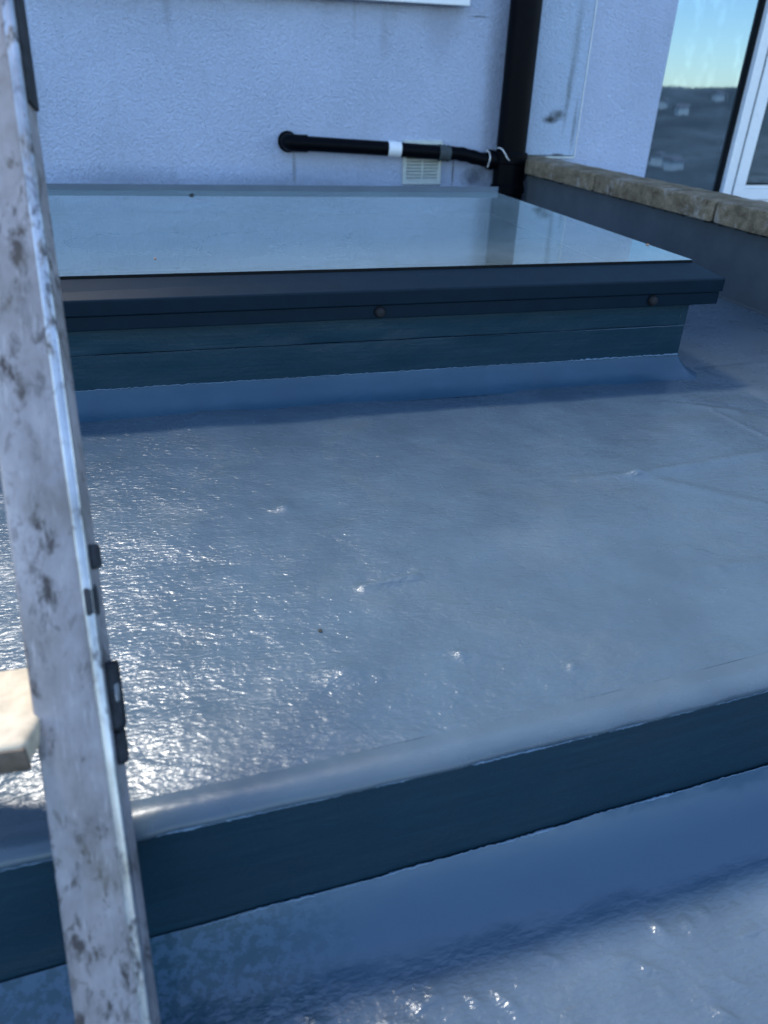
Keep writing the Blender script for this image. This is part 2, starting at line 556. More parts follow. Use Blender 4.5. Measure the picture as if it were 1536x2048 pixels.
# ------------------------------------------------------------------ constants of the place (camera at the origin)
ZR = -0.50        # upper roof deck
ZL = -0.680       # lower roof deck
ZG = -3.30        # garden
WY = 2.80         # face of the house wall


def yedge(x):     # drip edge of the upper roof, very slightly bowed
    return 0.3812 + 0.028 * x + 0.042 * x * np.clip(x, 0, 0.7)


# ------------------------------------------------------------------ ground and the land behind the camera
def mat_ground():
    t = NT('garden_ground')
    a = t.noise(0.03, 6, 0.7)
    b = t.noise(0.12, 5, 0.7)
    col = t.mix(t.ramp(a, [(0.42, 0), (0.58, 1)]), (0.035, 0.050, 0.055), (0.13, 0.145, 0.155))
    col = t.mix(t.ramp(b, [(0.48, 0), (0.60, 0.8)]), col, (0.030, 0.042, 0.040))
    return t.set(col, 0.95, 0, None, 0.2)


M['ground'] = mat_ground()


def land_z(x, y):
    """level garden; behind the camera the land drops into a valley and rises to a far ridge"""
    r = np.hypot(x, y) + 1e-6
    w = np.clip((-y / r + 0.15) / 0.55, 0, 1)
    w = w * w * (3 - 2 * w)
    prof = np.interp(r, [0, 18, 60, 140, 220, 330, 460, 560, 900, 6000], [0, 0, -9, -22, -21, -8, 7.6, 8.2, 0, -40])
    rough = np.interp(r, [0, 120, 400, 1500], [0, 0.4, 1.3, 2.0])
    return ZG + w * (prof + rough * (vnoise(x / 60, y / 60, 3) + 0.5 * vnoise(x / 17, y / 17, 4)))


ang = np.linspace(0, 2 * math.pi, 241)
rad_ = np.concatenate([[0.4, 6, 12], np.linspace(18, 600, 70), [700, 900, 1400, 2500, 6000]])
Rr, Aa = np.meshgrid(rad_, ang, indexing='ij')
X, Y = Rr * np.cos(Aa), Rr * np.sin(Aa)
obj('ground', sheet(np.stack([X, Y, land_z(X, Y)], -1)), M['ground'], smooth=True, kind='structure')

M['far_wall'] = mat_plain('far_white_wall', (0.50, 0.51, 0.52), 0.9)
M['far_roof'] = mat_plain('far_slate_roof', (0.14, 0.14, 0.16), 0.8)


first = None
for i in range(26):
    d = 255 + 7.4 * i + random.uniform(-5, 5)
    az = RAD(random.uniform(16, 52))
    hx_, hy_ = d * math.sin(az), -d * math.cos(az)
    w, l, h = 4.0, 4.4, 2.0
    if first is None:
        root = thing('distant_house', 'small white house far off on the hillside, seen only mirrored in the window', 'house',
                     (0, 0, 0), 'far houses mirrored in the window glass')
        wall = obj('wall', box(-l / 2, l / 2, -w / 2, w / 2, -2, h), M['far_wall'], root)
        rv = [(-l / 2 - .3, -w / 2 - .4, h + .01), (l / 2 + .3, -w / 2 - .4, h + .01), (l / 2 + .3, w / 2 + .4, h + .01), (-l / 2 - .3, w / 2 + .4, h + .01),
              (-l / 2 - .3, 0, h + 1.6), (l / 2 + .3, 0, h + 1.6)]
        rf = [(0, 1, 5, 4), (2, 3, 4, 5), (1, 2, 5), (3, 0, 4), (3, 2, 1, 0)]
        roof_ = obj('roof', (rv, rf), M['far_roof'], root)
        first = root
        r_ = root
    else:
        r_ = first.copy()
        link(r_)
        for ch in (wall, roof_):
            c = ch.copy()
            link(c)
            c.parent = r_
    r_.location = (hx_, hy_, float(land_z(np.array([hx_]), np.array([hy_]))[0]) + 0.5)
    r_.rotation_euler = (0, 0, random.uniform(-0.6, 0.6))

# ------------------------------------------------------------------ the house
CAM_SCALE = 1.165      # house, pipes and vent scaled about the camera, pushing the wall farther back
house = thing('house', 'pale lilac rendered house behind the skylight, with recessed glazing at the right', 'house', (0, WY, ZG))
H_TOP = 3.00
SILL_X1 = 0.985
# wall pieces round the openings (upstairs window x -0.25..0.95 z 0.30..1.30; glazing x 1.80..3.20 z -0.80..0.95)
wx0, wx1 = -4.2, 5.0
obj('wall', join(
    box(wx0, 1.80, WY, WY + 0.28, ZG - 0.2, 0.285),
    box(wx0, -0.30, WY, WY + 0.28, 0.285, H_TOP),
    box(0.93, 1.80, WY, WY + 0.28, 0.285, H_TOP),
    box(-0.30, 0.93, WY, WY + 0.28, 1.32, H_TOP)), M['render'], house)
obj('wall', join(
    box(1.80, 3.20, WY + 0.001, WY + 0.28, ZG - 0.2, -0.85),
    box(1.80, 3.20, WY + 0.001, WY + 0.28, 0.98, H_TOP),
    box(3.20, wx1, WY, WY + 0.28, ZG - 0.2, H_TOP)), M['render'], house)
pier = obj('pier', box(1.20, 1.456, WY - 0.032, WY + 0.002, -0.204, H_TOP - 0.01, 0.003, 1), M['render_pier'], house)
obj('bead_strip', box(1.4565, 1.4595, WY - 0.034, WY - 0.001, -0.206, H_TOP - 0.01), M['pvc_white'], pier)
obj('flashing_strip', box(1.335, 1.4555, WY - 0.045, WY - 0.0325, -0.2115, -0.2065), M['pvc_cream'], pier)
# house roof above the frame
rv = [(wx0 - .2, WY - 0.05, H_TOP), (wx1 + .2, WY - 0.05, H_TOP), (wx1 + .2, WY + 4.2, H_TOP + 2.5), (wx0 - .2, WY + 4.2, H_TOP + 2.5),
      (wx0 - .2, WY - 0.05, H_TOP + .06), (wx1 + .2, WY - 0.05, H_TOP + .06), (wx1 + .2, WY + 4.2, H_TOP + 2.56), (wx0 - .2, WY + 4.2, H_TOP + 2.56)]
rf = [(0, 3, 2, 1), (4, 5, 6, 7), (0, 1, 5, 4), (1, 2, 6, 5), (2, 3, 7, 6), (3, 0, 4, 7)]
obj('roof', (rv, rf), M['tile'], house)
obj('back_wall', box(wx0, wx1, WY + 4.0, WY + 4.2, ZG, H_TOP + 2.3), M['render'], house)

# upstairs window: only its sill reaches into the picture
w2 = obj('window', join(box(-0.30, 0.93, WY + 0.05, WY + 0.11, 0.286, 0.345), box(-0.30, 0.93, WY + 0.05, WY + 0.11, 1.255, 1.319),
                        box(-0.30, -0.24, WY + 0.051, WY + 0.109, 0.346, 1.254), box(0.87, 0.93, WY + 0.051, WY + 0.109, 0.346, 1.254)),
         M['pvc_white'], house)
obj('pane', box(-0.24, 0.87, WY + 0.075, WY + 0.085, 0.345, 1.255), M['win_glass'], w2)
obj('sill', join(box(-0.42, SILL_X1, WY - 0.045, WY + 0.049, 0.262, 0.2855, 0.003, 1), box(-0.42, SILL_X1 + 0.001, WY - 0.048, WY - 0.030, 0.243, 0.268, 0.002, 1)),
    M['pvc_white'], w2)

# recessed glazing at the right, seen above the coping
GY = WY + 0.05
win = obj('window', join(box(2.223, 2.247, GY - 0.002, GY + 0.06, -0.84, 0.975, 0.002, 1), box(2.2475, 2.2705, GY + 0.003, GY + 0.06, -0.84, 0.975, 0.002, 1),
                         box(1.805, 2.19, GY + 0.02, GY + 0.06, -0.845, -0.76), box(1.805, 2.19, GY + 0.02, GY + 0.06, 0.90, 0.975),
                         box(1.802, 1.83, GY + 0.02, GY + 0.06, -0.759, 0.899)), M['pvc_white'], house)
obj('pane', box(1.825, 2.206, GY + 0.035, GY + 0.041, -0.76, 0.90), M['win_film'], win)
obj('gasket', box(2.2055, 2.2225, GY + 0.022, GY + 0.06, -0.84, 0.975), M['seal'], win)
# the opening sash: stile, bottom rail and top rail meet in mitres
S0, S1, S2, S3 = 2.274, 2.324, 3.17, 3.12
zb0, zb1, zt0, zt1 = -0.374, -0.330, 0.965, 0.915


def mitre(a, b, c, d, y0, y1):
    v = [(p[0], y, p[1]) for y in (y0, y1) for p in (a, b, c, d)]
    f = [(0, 1, 2, 3), (7, 6, 5, 4), (0, 4, 5, 1), (1, 5, 6, 2), (2, 6, 7, 3), (3, 7, 4, 0)]
    return v, f


g = 0.0006
sash = obj('sash', join(mitre((S0, zb0 + g), (S1, zb1 + g), (S1, zt1 - g), (S0, zt0 - g), GY - 0.004, GY + 0.05),
                        mitre((S0 + g, zb0), (S2 - g, zb0), (S3 - g, zb1), (S1 + g, zb1), GY - 0.0035, GY + 0.05),
                        mitre((S2, zb0 + g), (S2, zt0 - g), (S3, zt1 - g), (S3, zb1 + g), GY - 0.004, GY + 0.05),
                        mitre((S0 + g, zt0), (S1 + g, zt1), (S3 - g, zt1), (S2 - g, zt0), GY - 0.0035, GY + 0.05),
                        box(S1, S3, GY + 0.004, GY + 0.03, zb1 + 0.001, zb1 + 0.013)), M['pvc_white'], win)
obj('pane', box(S1 - 0.004, S3 + 0.004, GY + 0.022, GY + 0.028, zb1 - 0.003, zt1 + 0.003), M['win_glass'], win)
obj('gasket', join(box(2.271, 2.2737, GY + 0.004, GY + 0.05, -0.84, 0.975), box(S1, S3, GY + 0.002, GY + 0.021, zb1 + 0.0135, zb1 + 0.018)), M['seal'], win)
obj('frame_base', box(2.2715, 3.195, GY + 0.006, GY + 0.06, -0.84, zb0 - 0.004), M['pvc_white'], win)
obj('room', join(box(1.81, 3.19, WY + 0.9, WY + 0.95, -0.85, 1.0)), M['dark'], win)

# ------------------------------------------------------------------ soil pipe
PX, PY, PR = 1.183, 2.742, 0.0545
soil = thing('soil_pipe', 'thick black vertical soil pipe in the corner beside the parapet', 'pipe', (PX, PY, ZR))
obj('pipe', tube([(PX, PY, -0.22), (PX, PY, 0.4), (PX, PY, 1.58)], PR, 36), M['pvc_black'], soil, smooth=50)
obj('pipe_bracket', join(tube([(PX, PY, 0.62), (PX, PY, 0.66)], PR + 0.004, 32), box(PX - 0.075, PX + 0.075, PY - 0.006, PY + 0.024, 0.622, 0.658, 0.003, 1)), M['pvc_black'], soil, smooth=40)
fit = obj('branch_fitting', join(
    tube([(PX, PY, -0.192), (PX, PY, -0.196), (PX, PY, -0.226), (PX, PY, -0.230), (PX, PY, -0.30), (PX, PY, -0.304), (PX, PY, -0.33), (PX, PY, -0.335)],
         [0.060, 0.0635, 0.0635, 0.0585, 0.0585, 0.064, 0.064, 0.0585], 36),
    tube([(PX, PY, -0.335), (PX, PY, -0.52)], 0.0575, 36)), M['pvc_black'], soil, smooth=40)
obj('boss_socket', tube([(PX - 0.02, PY + 0.004, -0.222), (PX - 0.066, PY + 0.006, -0.219), (PX - 0.068, PY + 0.006, -0.219), (PX - 0.086, PY + 0.006, -0.2175), (PX - 0.088, PY + 0.006, -0.2175)],
                        [0.030, 0.030, 0.034, 0.034, 0.030], 28), M['pvc_black'], fit, smooth=40)
th = np.linspace(-1.1, 1.9, 16)
obj('sealant_bead', tube([(PX - 0.0895 + 0.002 * math.sin(3 * a), PY + 0.006 - 0.0285 * math.cos(a), -0.2175 + 0.0285 * math.sin(a)) for a in th],
                         [0.0022 + 0.0008 * math.sin(5 * a) for a in th], 8), M['sealant'], fit, smooth=True)
tt = np.linspace(0, 1, 12)
obj('sealant_run', tube([(PX - 0.078 + 0.055 * s, PY - 0.050 - 0.012 * math.sin(s * 2.6), -0.176 - 0.034 * s + 0.008 * math.sin(s * 5.5)) for s in tt],
                        [0.0012 + 0.0010 * math.sin(s * 3.1) for s in tt], 8), M['sealant'], fit, smooth=True)

# ------------------------------------------------------------------ waste pipe
WP = [(0.366, 2.752, -0.170), (0.72, 2.752, -0.186), (0.957, 2.752, -0.200), (1.100, 2.748, -0.2172)]
WR = 0.0235
waste = thing('waste_pipe', 'thin black waste pipe running along the wall into the soil pipe', 'pipe', WP[0])
el = [(0.362, 2.81, -0.1695), (0.362, 2.785, -0.1695)]
for a in np.linspace(0, math.pi / 2, 8):
    el.append((0.362 + 0.030 * (1 - math.cos(a)), 2.782 - 0.030 * math.sin(a), -0.1695 - 0.0014 * a))
el += [(0.425, 2.752, -0.1726)]
elbow = obj('elbow', tube(el, 0.0275, 24), M['pvc_black'], waste, smooth=50)
obj('wall_collar', tube([(0.362, 2.802, -0.1695), (0.362, 2.788, -0.1695), (0.362, 2.786, -0.1695)], [0.034, 0.034, 0.030], 24), M['pvc_black'], elbow, smooth=50)


def lerp(a, b, s):
    return tuple(a[i] + (b[i] - a[i]) * s for i in range(3))


def wp(x):
    for a, b in zip(WP[:-1], WP[1:]):
        if x <= b[0]:
            return lerp(a, b, (x - a[0]) / (b[0] - a[0]))
    return WP[-1]


obj('pipe', tube([wp(0.40), wp(0.55), wp(0.718), wp(0.80), wp(0.92)], WR, 24), M['pvc_black'], waste, smooth=50)
obj('coupling', tube([wp(0.713), wp(0.7135), wp(0.760), wp(0.7605)], [WR + 0.0008, WR + 0.002, WR + 0.002, WR + 0.0008], 28), M['pvc_white'], waste, smooth=40,
    label='white band on the black pipe')
xs = np.linspace(0.905, 0.948, 10)
obj('glued_joint', tube([wp(x) for x in xs], [WR + 0.003 + 0.0022 * math.sin(i * 1.9) for i in range(10)], 24), M['residue'], waste, smooth=True,
    label='grey smeared joint with glue residue')
xs = np.linspace(0.940, 1.098, 18)
obj('bent_pipe', tube([tuple(np.array(wp(x)) + np.array((0, 0, 0.0035 * math.sin((x - 0.94) * 32)))) for x in xs],
                      [WR - 0.0005 + 0.0012 * math.sin(i * 1.3) for i in range(18)], 24), M['pvc_black'], waste, smooth=True)

# ------------------------------------------------------------------ wall vent
VX0, VX1, VZ0, VZ1 = 0.783, 0.932, -0.307, -0.160
vent = thing('vent_grille', 'square cream louvred vent in the wall behind the waste pipe', 'vent', ((VX0 + VX1) / 2, WY, VZ0))
VY = WY - 0.012
obj('frame', join(box(VX0, VX1, VY, WY + 0.002, VZ1 - 0.014, VZ1, 0.002, 1), box(VX0, VX1, VY, WY + 0.002, VZ0, VZ0 + 0.014, 0.002, 1),
                  box(VX0, VX0 + 0.014, VY + 0.0005, WY + 0.002, VZ0 + 0.013, VZ1 - 0.013, 0.002, 1),
                  box(VX1 - 0.014, VX1, VY + 0.0005, WY + 0.002, VZ0 + 0.013, VZ1 - 0.013, 0.002, 1)), M['pvc_cream'], vent)
obj('mullion', box((VX0 + VX1) / 2 - 0.0025, (VX0 + VX1) / 2 + 0.0025, VY + 0.0012, WY, VZ0 + 0.013, VZ1 - 0.013), M['pvc_cream'], vent)
obj('backing', box(VX0 + 0.012, VX1 - 0.012, WY - 0.0015, WY + 0.001, VZ0 + 0.012, VZ1 - 0.012), M['dark'], vent)
nsl = 11
pitch_ = (VZ1 - VZ0 - 0.028) / nsl
z0 = VZ0 + 0.014
sv = [(VX0 + 0.0135, VY + 0.002, z0 + 0.0005), (VX1 - 0.0135, VY + 0.002, z0 + 0.0005), (VX1 - 0.0135, WY - 0.002, z0 + 0.0075), (VX0 + 0.0135, WY - 0.002, z0 + 0.0075),
      (VX0 + 0.0135, VY + 0.002, z0 + 0.0052), (VX1 - 0.0135, VY + 0.002, z0 + 0.0052), (VX1 - 0.0135, WY - 0.002, z0 + 0.0095), (VX0 + 0.0135, WY - 0.002, z0 + 0.0095)]
sf = [(0, 3, 2, 1), (4, 5, 6, 7), (0, 1, 5, 4), (1, 2, 6, 5), (2, 3, 7, 6), (3, 0, 4, 7)]
sl = obj('slat', (sv, sf), M['pvc_cream'], vent)
for i in range(1, nsl):
    dup(sl, (0, 0, pitch_ * i))

# ------------------------------------------------------------------ parapet with coping
CAM_SCALE = 1.125  # parapet scaled about the camera too, a little less than the house
par = thing('parapet_wall', 'low parapet wall at the right with slate grey face and mossy stone coping', 'wall', (1.33, 1.3, ZR))
PY0, PY1 = -1.4, 2.894
PXF = 1.292
obj('core', box(1.300, 1.372, PY0, PY1 + 0.01, ZG, -0.2655), M['render'], par)
obj('flashing', join(box(PXF - 0.004, 1.2995, PY0 + 0.01, 2.80, -0.434, -0.2705, 0.0015, 1), box(PXF - 0.007, PXF - 0.0035, PY0 + 0.01, 2.80, -0.4375, -0.430, 0.001, 1)), M['slate'], par,
    label='slate grey flashing face')


def stone(y0, y1, seed, x0=1.258):
    """one coping stone with worn, uneven edges"""
    nx, ny, nz = 5, 26, 3
    x1, za, zb = 1.390, -0.2645, -0.2160
    ring = [(x0, za), (x0 - 0.001, za + 0.012), (x0, zb - 0.005), (x0 + 0.0012, zb - 0.0012), (x0 + 0.005, zb), (x0 + 0.035, zb + 0.002), (x0 + 0.07, zb + 0.002),
            (x1 - 0.010, zb), (x1 - 0.002, zb - 0.006), (x1, za + 0.01), (x1 - 0.002, za)]
    ys = np.concatenate([[y0], np.linspace(y0 + 0.006, y1 - 0.006, ny), [y1]])
    A = []
    for j, y in enumerate(ys):
        e = 0.004 if j in (0, len(ys) - 1) else 0
        row = []
        for k, (x, z) in enumerate(ring):
            nx_ = vnoise(np.array([y * 38 + seed * 7]), np.array([k * 1.7]), 11)[0] * 0.0009 + vnoise(np.array([y * 130 + seed * 3]), np.array([k * 3.1]), 12)[0] * 0.0007
            nz_ = vnoise(np.array([y * 31 + seed * 5]), np.array([k * 1.3 + 9]), 13)[0] * 0.0008
            cx, cz = 1.325, -0.24
            row.append((x + nx_ + e * (1 if x < cx else -1), y + (0 if not e else nz_), z + nz_ + e * (0.8 if z < cz else -0.8)))
        A.append(row)
    A = np.array(A)
    v, f = sheet(np.concatenate([A, A[:, :1]], 1))
    n = len(ring) + 1
    f = f + [tuple(range(n - 1)), tuple((len(ys) - 1) * n + k for k in range(n - 2, -1, -1))]
    return v, f


jo = [2.772, 2.236, 1.630, 1.022, 0.415, -0.20, -0.81, -1.41]
for i in range(len(jo) - 1):
    obj('coping_stone', flip(stone(jo[i + 1] + 0.0050, jo[i] - 0.0050, i + 1)), M['stone'], par, smooth=50)
obj('coping_stone', flip(stone(2.7765, 2.893, 9, 1.284)), M['stone'], par, smooth=50)
obj('mortar', box(1.276, 1.380, PY0, 2.77, -0.2650, -0.2225), M['dark'], par)
xs = np.arange(PY0 + 0.1, PY1 - 0.02, 0.012)
obj('mortar_bead', tube([(PXF - 0.004 + 0.002 * random.random(), y, -0.2672 - 0.003 * random.random()) for y in xs], [0.0035 + 0.0035 * random.random() for _ in xs], 8), M['dark'], par, smooth=True)

# ------------------------------------------------------------------ upper flat roof
CAM_SCALE = 1.0
roof = thing('flat_roof', 'glossy blue-grey resin flat roof between the skylight and the step', 'roof', (0.2, 0.8, ZR))
DX0, DX1 = -2.4, 1.455
KX0, KX1, KY0, KY1 = -0.93, 0.965, 1.250, 2.36      # skylight kerb


def slope_right(x, y):
    """shallow tapered fall from the parapet down on to the deck"""
    t = np.clip((x - 1.035 - 0.01 * np.sin(y * 9)) / (1.45 - 1.035), 0, 1)
    return 0.011 * (t ** 1.3)


def fold(x, y, p, q, wdt, hgt):
    p = np.array(p)
    q = np.array(q)
    d = q - p
    l2 = d @ d
    s = np.clip(((x - p[0]) * d[0] + (y - p[1]) * d[1]) / l2, 0, 1)
    r2 = (x - p[0] - s * d[0]) ** 2 + (y - p[1] - s * d[1]) ** 2
    return hgt * np.exp(-r2 / wdt ** 2)


def blob(x, y, c, rx, ry, h):
    return h * np.exp(-((x - c[0]) / rx) ** 2 - ((y - c[1]) / ry) ** 2)


def deck_h(x, y):
    h = 0.0019 * vnoise(x * 8, y * 10, 21) + 0.0010 * vnoise(x * 21, y * 27, 22) + 0.00022 * vnoise(x * 70, y * 85, 23)
    # scars, blisters and drips in the coating
    h += fold(x, y, (0.152, 0.648), (0.217, 0.656), 0.0062, 0.0062)
    h += fold(x, y, (0.158, 0.658), (0.212, 0.664), 0.008, -0.0032)
    h += blob(x, y, (0.087, 0.848), 0.010, 0.012, 0.0036) + blob(x, y, (0.075, 0.842), 0.016, 0.008, 0.0012)
    h += blob(x, y, (0.103, 0.515), 0.024, 0.015, 0.0050) + blob(x, y, (0.135, 0.500), 0.004, 0.004, 0.0028) + blob(x, y, (0.150, 0.499), 0.0035, 0.0035, 0.0022)
    h += blob(x, y, (0.224, 0.513), 0.005, 0.005, 0.0046) + blob(x, y, (0.240, 0.511), 0.004, 0.003, 0.002)
    h += blob(x, y, (0.330, 0.472), 0.0055, 0.006, 0.0048) + blob(x, y, (0.189, 0.429), 0.005, 0.004, 0.0024)
    h += blob(x, y, (0.587, 0.585), 0.007, 0.009, 0.0026)
    # laps of the glass-fibre mat
    h += fold(x, y, (0.531, 0.846), (0.623, 0.836), 0.010, 0.0034) + fold(x, y, (0.623, 0.836), (0.90, 0.868), 0.012, 0.0040)
    h += fold(x, y, (0.623, 0.836), (0.75, 0.72), 0.014, 0.0032) + fold(x, y, (0.56, 0.60), (0.70, 0.585), 0.010, 0.0026)
    h += fold(x, y, (0.905, 1.046), (0.935, 0.88), 0.004, 0.0032) + fold(x, y, (0.84, 1.09), (0.95, 1.03), 0.010, 0.0034)
    h += fold(x, y, (0.30, 0.452), (0.62, 0.50), 0.004, 0.0007) + fold(x, y, (-0.12, 0.408), (0.30, 0.426), 0.004, 0.0011)
    return h


xs = np.concatenate([np.arange(DX0, -0.6, 0.05), np.arange(-0.6, 1.0451, 0.0048)])
tf = np.linspace(0, 1, 176)
X, T = np.meshgrid(xs, tf, indexing='ij')
Y0 = yedge(X) + 0.030 + 0.016 * np.clip(X, 0, 1)
Y = Y0 + (1.262 - Y0) * T
blend = np.clip((Y - Y0) / 0.03, 0, 1)
Z = ZR + deck_h(X, Y) * blend + slope_right(X, Y)
A = np.stack([X, Y, Z], -1)
obj('deck', flip(sheet(A)), M['deck'], roof, smooth=True)
xs = np.linspace(xs[-1], DX1, 60)
X, T = np.meshgrid(xs, tf, indexing='ij')
Y0 = yedge(X) + 0.030 + 0.016 * np.clip(X, 0, 1)
Y = Y0 + (1.262 - Y0) * T
Z = ZR + deck_h(X, Y) * np.clip((Y - Y0) / 0.03, 0, 1) * np.clip(1 - (X - 1.045) / 0.08, 0.25, 1) + slope_right(X, Y)
obj('deck_margin', flip(sheet(np.stack([X, Y, Z], -1))), M['smooth'], roof, smooth=True)
# the strips beside and behind the skylight
ys = np.linspace(1.26, 3.26, 60)
xs2 = np.concatenate([np.linspace(0.94, DX1, 40)])
X, Y = np.meshgrid(xs2, ys, indexing='ij')
obj('side_strip', flip(sheet(np.stack([X, Y, ZR + slope_right(X, Y) + 0.0006 * vnoise(X * 12, Y * 12, 9)], -1))), M['smooth'], roof, smooth=True)
obj('side_strip', flip(sheet([[(-2.4, 1.26, ZR), (-2.4, 3.26, ZR)], [(-0.92, 1.26, ZR), (-0.92, 3.26, ZR)]])), M['smooth'], roof)
obj('back_strip', flip(sheet([[(-0.92, 2.34, ZR), (-0.92, 3.26, ZR)], [(0.95, 2.34, ZR), (0.95, 3.26, ZR)]])), M['smooth'], roof)
# rounded edge trim and the vertical step face
xs = np.concatenate([np.linspace(DX0, -0.6, 30), np.arange(-0.59, DX1, 0.008)])


def zbot(x):
    return np.interp(x, [-2.4, -0.22, -0.05, 0.17, 0.33, 0.53, 1.46], [-0.664, -0.660, -0.650, -0.644, -0.641, -0.642, -0.642])


prof = [(0.0, 0.0, 1), (0.2, 0.0010, 1), (0.4, 0.0014, 1), (0.6, 0.0008, 1), (0.78, -0.0012, 1), (0.9, -0.0036, 1), (0.97, -0.0062, 1), (1.0, -0.0085, 1), (0.99, -0.0108, 1), (0.86, -0.0125, 1)]
rows = []
for s, dz, _ in prof:
    ye = yedge(xs)
    yi = ye + 0.030 + 0.016 * np.clip(xs, 0, 1)
    wob = 0.0009 * vnoise(xs * 34, xs * 0 + s * 4, 31) * (1 if s > 0.9 else 0.35)
    rows.append(np.stack([xs, yi + (ye - yi) * s + wob, ZR + dz + wob * 0.5 + slope_right(xs, ye)], -1))
obj('edge_trim', sheet(np.array(rows)), M['trim'], roof, smooth=True)
zt = -0.5125
rows = []
for s in np.linspace(0, 1, 9):
    ye = yedge(xs) + 0.004 + 0.0012 * vnoise(xs * 5, xs * 0 + s * 3, 33) + 0.0018 * s
    zz = zt + 0.004 + (zbot(xs) - 0.02 - zt) * s + slope_right(xs, ye)
    rows.append(np.stack([xs, ye, zz], -1))
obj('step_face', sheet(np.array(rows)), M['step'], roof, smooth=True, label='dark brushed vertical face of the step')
# drips hanging from the trim
nb = np.arange(-0.6, 1.40, 0.0024)
rg = 0.0004 + 0.0007 * np.clip(vnoise(nb * 60, nb * 0, 62) * 0.6 + vnoise(nb * 17, nb * 0, 63) * 0.7, 0, 1)
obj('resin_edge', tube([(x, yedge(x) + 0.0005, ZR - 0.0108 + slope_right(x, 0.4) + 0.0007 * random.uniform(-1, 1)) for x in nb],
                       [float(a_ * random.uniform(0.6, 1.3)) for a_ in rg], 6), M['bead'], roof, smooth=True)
obj('slab', join(box(DX0, KX0 - 0.1, 0.54, 3.25, -0.72, ZR - 0.035), box(KX0 - 0.09, DX1, 0.54, 1.22, -0.72, ZR - 0.035), box(1.10, DX1, 1.221, 3.25, -0.72, ZR - 0.035)), M['dark'], roof)

# ------------------------------------------------------------------ lower flat roof
low = thing('flat_roof', 'lower glossy blue-grey flat roof in front, below the step', 'roof', (0.2, 0.0, ZL))
xs = np.concatenate([np.linspace(DX0, -0.45, 24), np.arange(-0.44, 0.80, 0.0045), np.linspace(0.81, DX1, 20)])
rows = []
for s in np.linspace(0, 1, 14):
    ye = yedge(xs) + 0.0035
    depth = np.interp(xs, [-0.3, 0.2, 0.6], [0.070, 0.076, 0.074])
    zt_ = zbot(xs) + 0.0015 * vnoise(xs * 20, xs * 0, 41) + slope_right(xs, ye)
    yy = ye - depth * s ** 1.05
    zz = ZL + (zt_ - ZL) * (1 - s) ** 2.5
    zz = zz + 0.0009 * vnoise(xs * 15, xs * 0 + s * 3, 42)
    rows.append(np.stack([xs, yy, zz], -1))
obj('fillet', sheet(np.array(rows)), M['low_deck'], low, smooth=True)
LY1 = rows[-1][:, 1]


def low_h(x, y):
    h = 0.0010 * vnoise(x * 11, y * 11, 51) + 0.0006 * vnoise(x * 28, y * 28, 52) + 0.0003 * vnoise(x * 75, y * 75, 53)
    h += blob(x, y, (0.139, 0.297), 0.005, 0.006, 0.003) + blob(x, y, (0.361, 0.297), 0.004, 0.008, 0.003) + blob(x, y, (0.392, 0.292), 0.0035, 0.010, 0.003)
    for i in range(60):
        r = np.random.default_rng(100 + i)
        px, py = r.uniform(0.03, 0.55), r.uniform(0.15, 0.305)
        a = r.uniform(-1.2, 0.2)
        l = r.uniform(0.008, 0.035)
        h = h + fold(x, y, (px, py), (px + l * math.cos(a) * 0.6, py + l * math.sin(a)), 0.0029, 0.0028)
    return h


tf = np.linspace(0, 1, 90)
X, T = np.meshgrid(xs, tf, indexing='ij')
Y = LY1[:, None] + (-0.05 - LY1[:, None]) * T
Z = ZL + low_h(X, Y) * np.clip(T / 0.08, 0, 1) + (rows[-1][:, 2] - ZL)[:, None] * (1 - np.clip(T / 0.05, 0, 1))
obj('deck', sheet(np.stack([X, Y, Z], -1)), M['low_deck'], low, smooth=True)
obj('deck', sheet([[(DX0, -0.05, ZL), (DX0, -1.4, ZL)], [(DX1, -0.05, ZL), (DX1, -1.4, ZL)]]), M['deck'], low)
obj('slab', box(DX0, DX1, -1.4, 0.52, -0.90, ZL - 0.012), M['dark'], low)
obj('wall', join(box(DX0 + 0.1, 1.25, -1.3, -1.1, ZG, -0.9), box(DX0 + 0.1, DX0 + 0.3, -1.1, 2.79, ZG, -0.9)), M['render'], low)
# ragged resin edge where the fillet laps on to the step face
nb = np.arange(-0.055, 0.75, 0.0026)
r_ = np.random.default_rng(5)
amp = 0.0005 + 0.0013 * np.clip(0.7 * vnoise(nb * 22, nb * 0, 61) + 0.6 * vnoise(nb * 90, nb * 0, 64), 0, 1)
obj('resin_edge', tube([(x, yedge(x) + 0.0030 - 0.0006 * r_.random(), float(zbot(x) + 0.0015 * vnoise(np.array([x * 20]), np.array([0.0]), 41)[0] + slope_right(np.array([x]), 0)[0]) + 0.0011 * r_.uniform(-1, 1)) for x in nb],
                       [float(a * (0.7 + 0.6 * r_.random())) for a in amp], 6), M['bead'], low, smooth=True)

# ------------------------------------------------------------------ skylight
sky_l = thing('skylight', 'large flat glass skylight on a dark painted kerb in front of the house', 'skylight', (0.05, 1.95, ZR))
GC = [Vector((-0.93, 1.300, -0.280)), Vector((0.972, 1.286, -0.280)), Vector((0.974, 2.335, -0.280)), Vector((-0.93, 2.472, -0.280))]
OC = [Vector((-0.985, 1.230, 0)), Vector((1.013, 1.2265, 0)), Vector((1.015, 2.395, 0)), Vector((-0.985, 2.535, 0))]
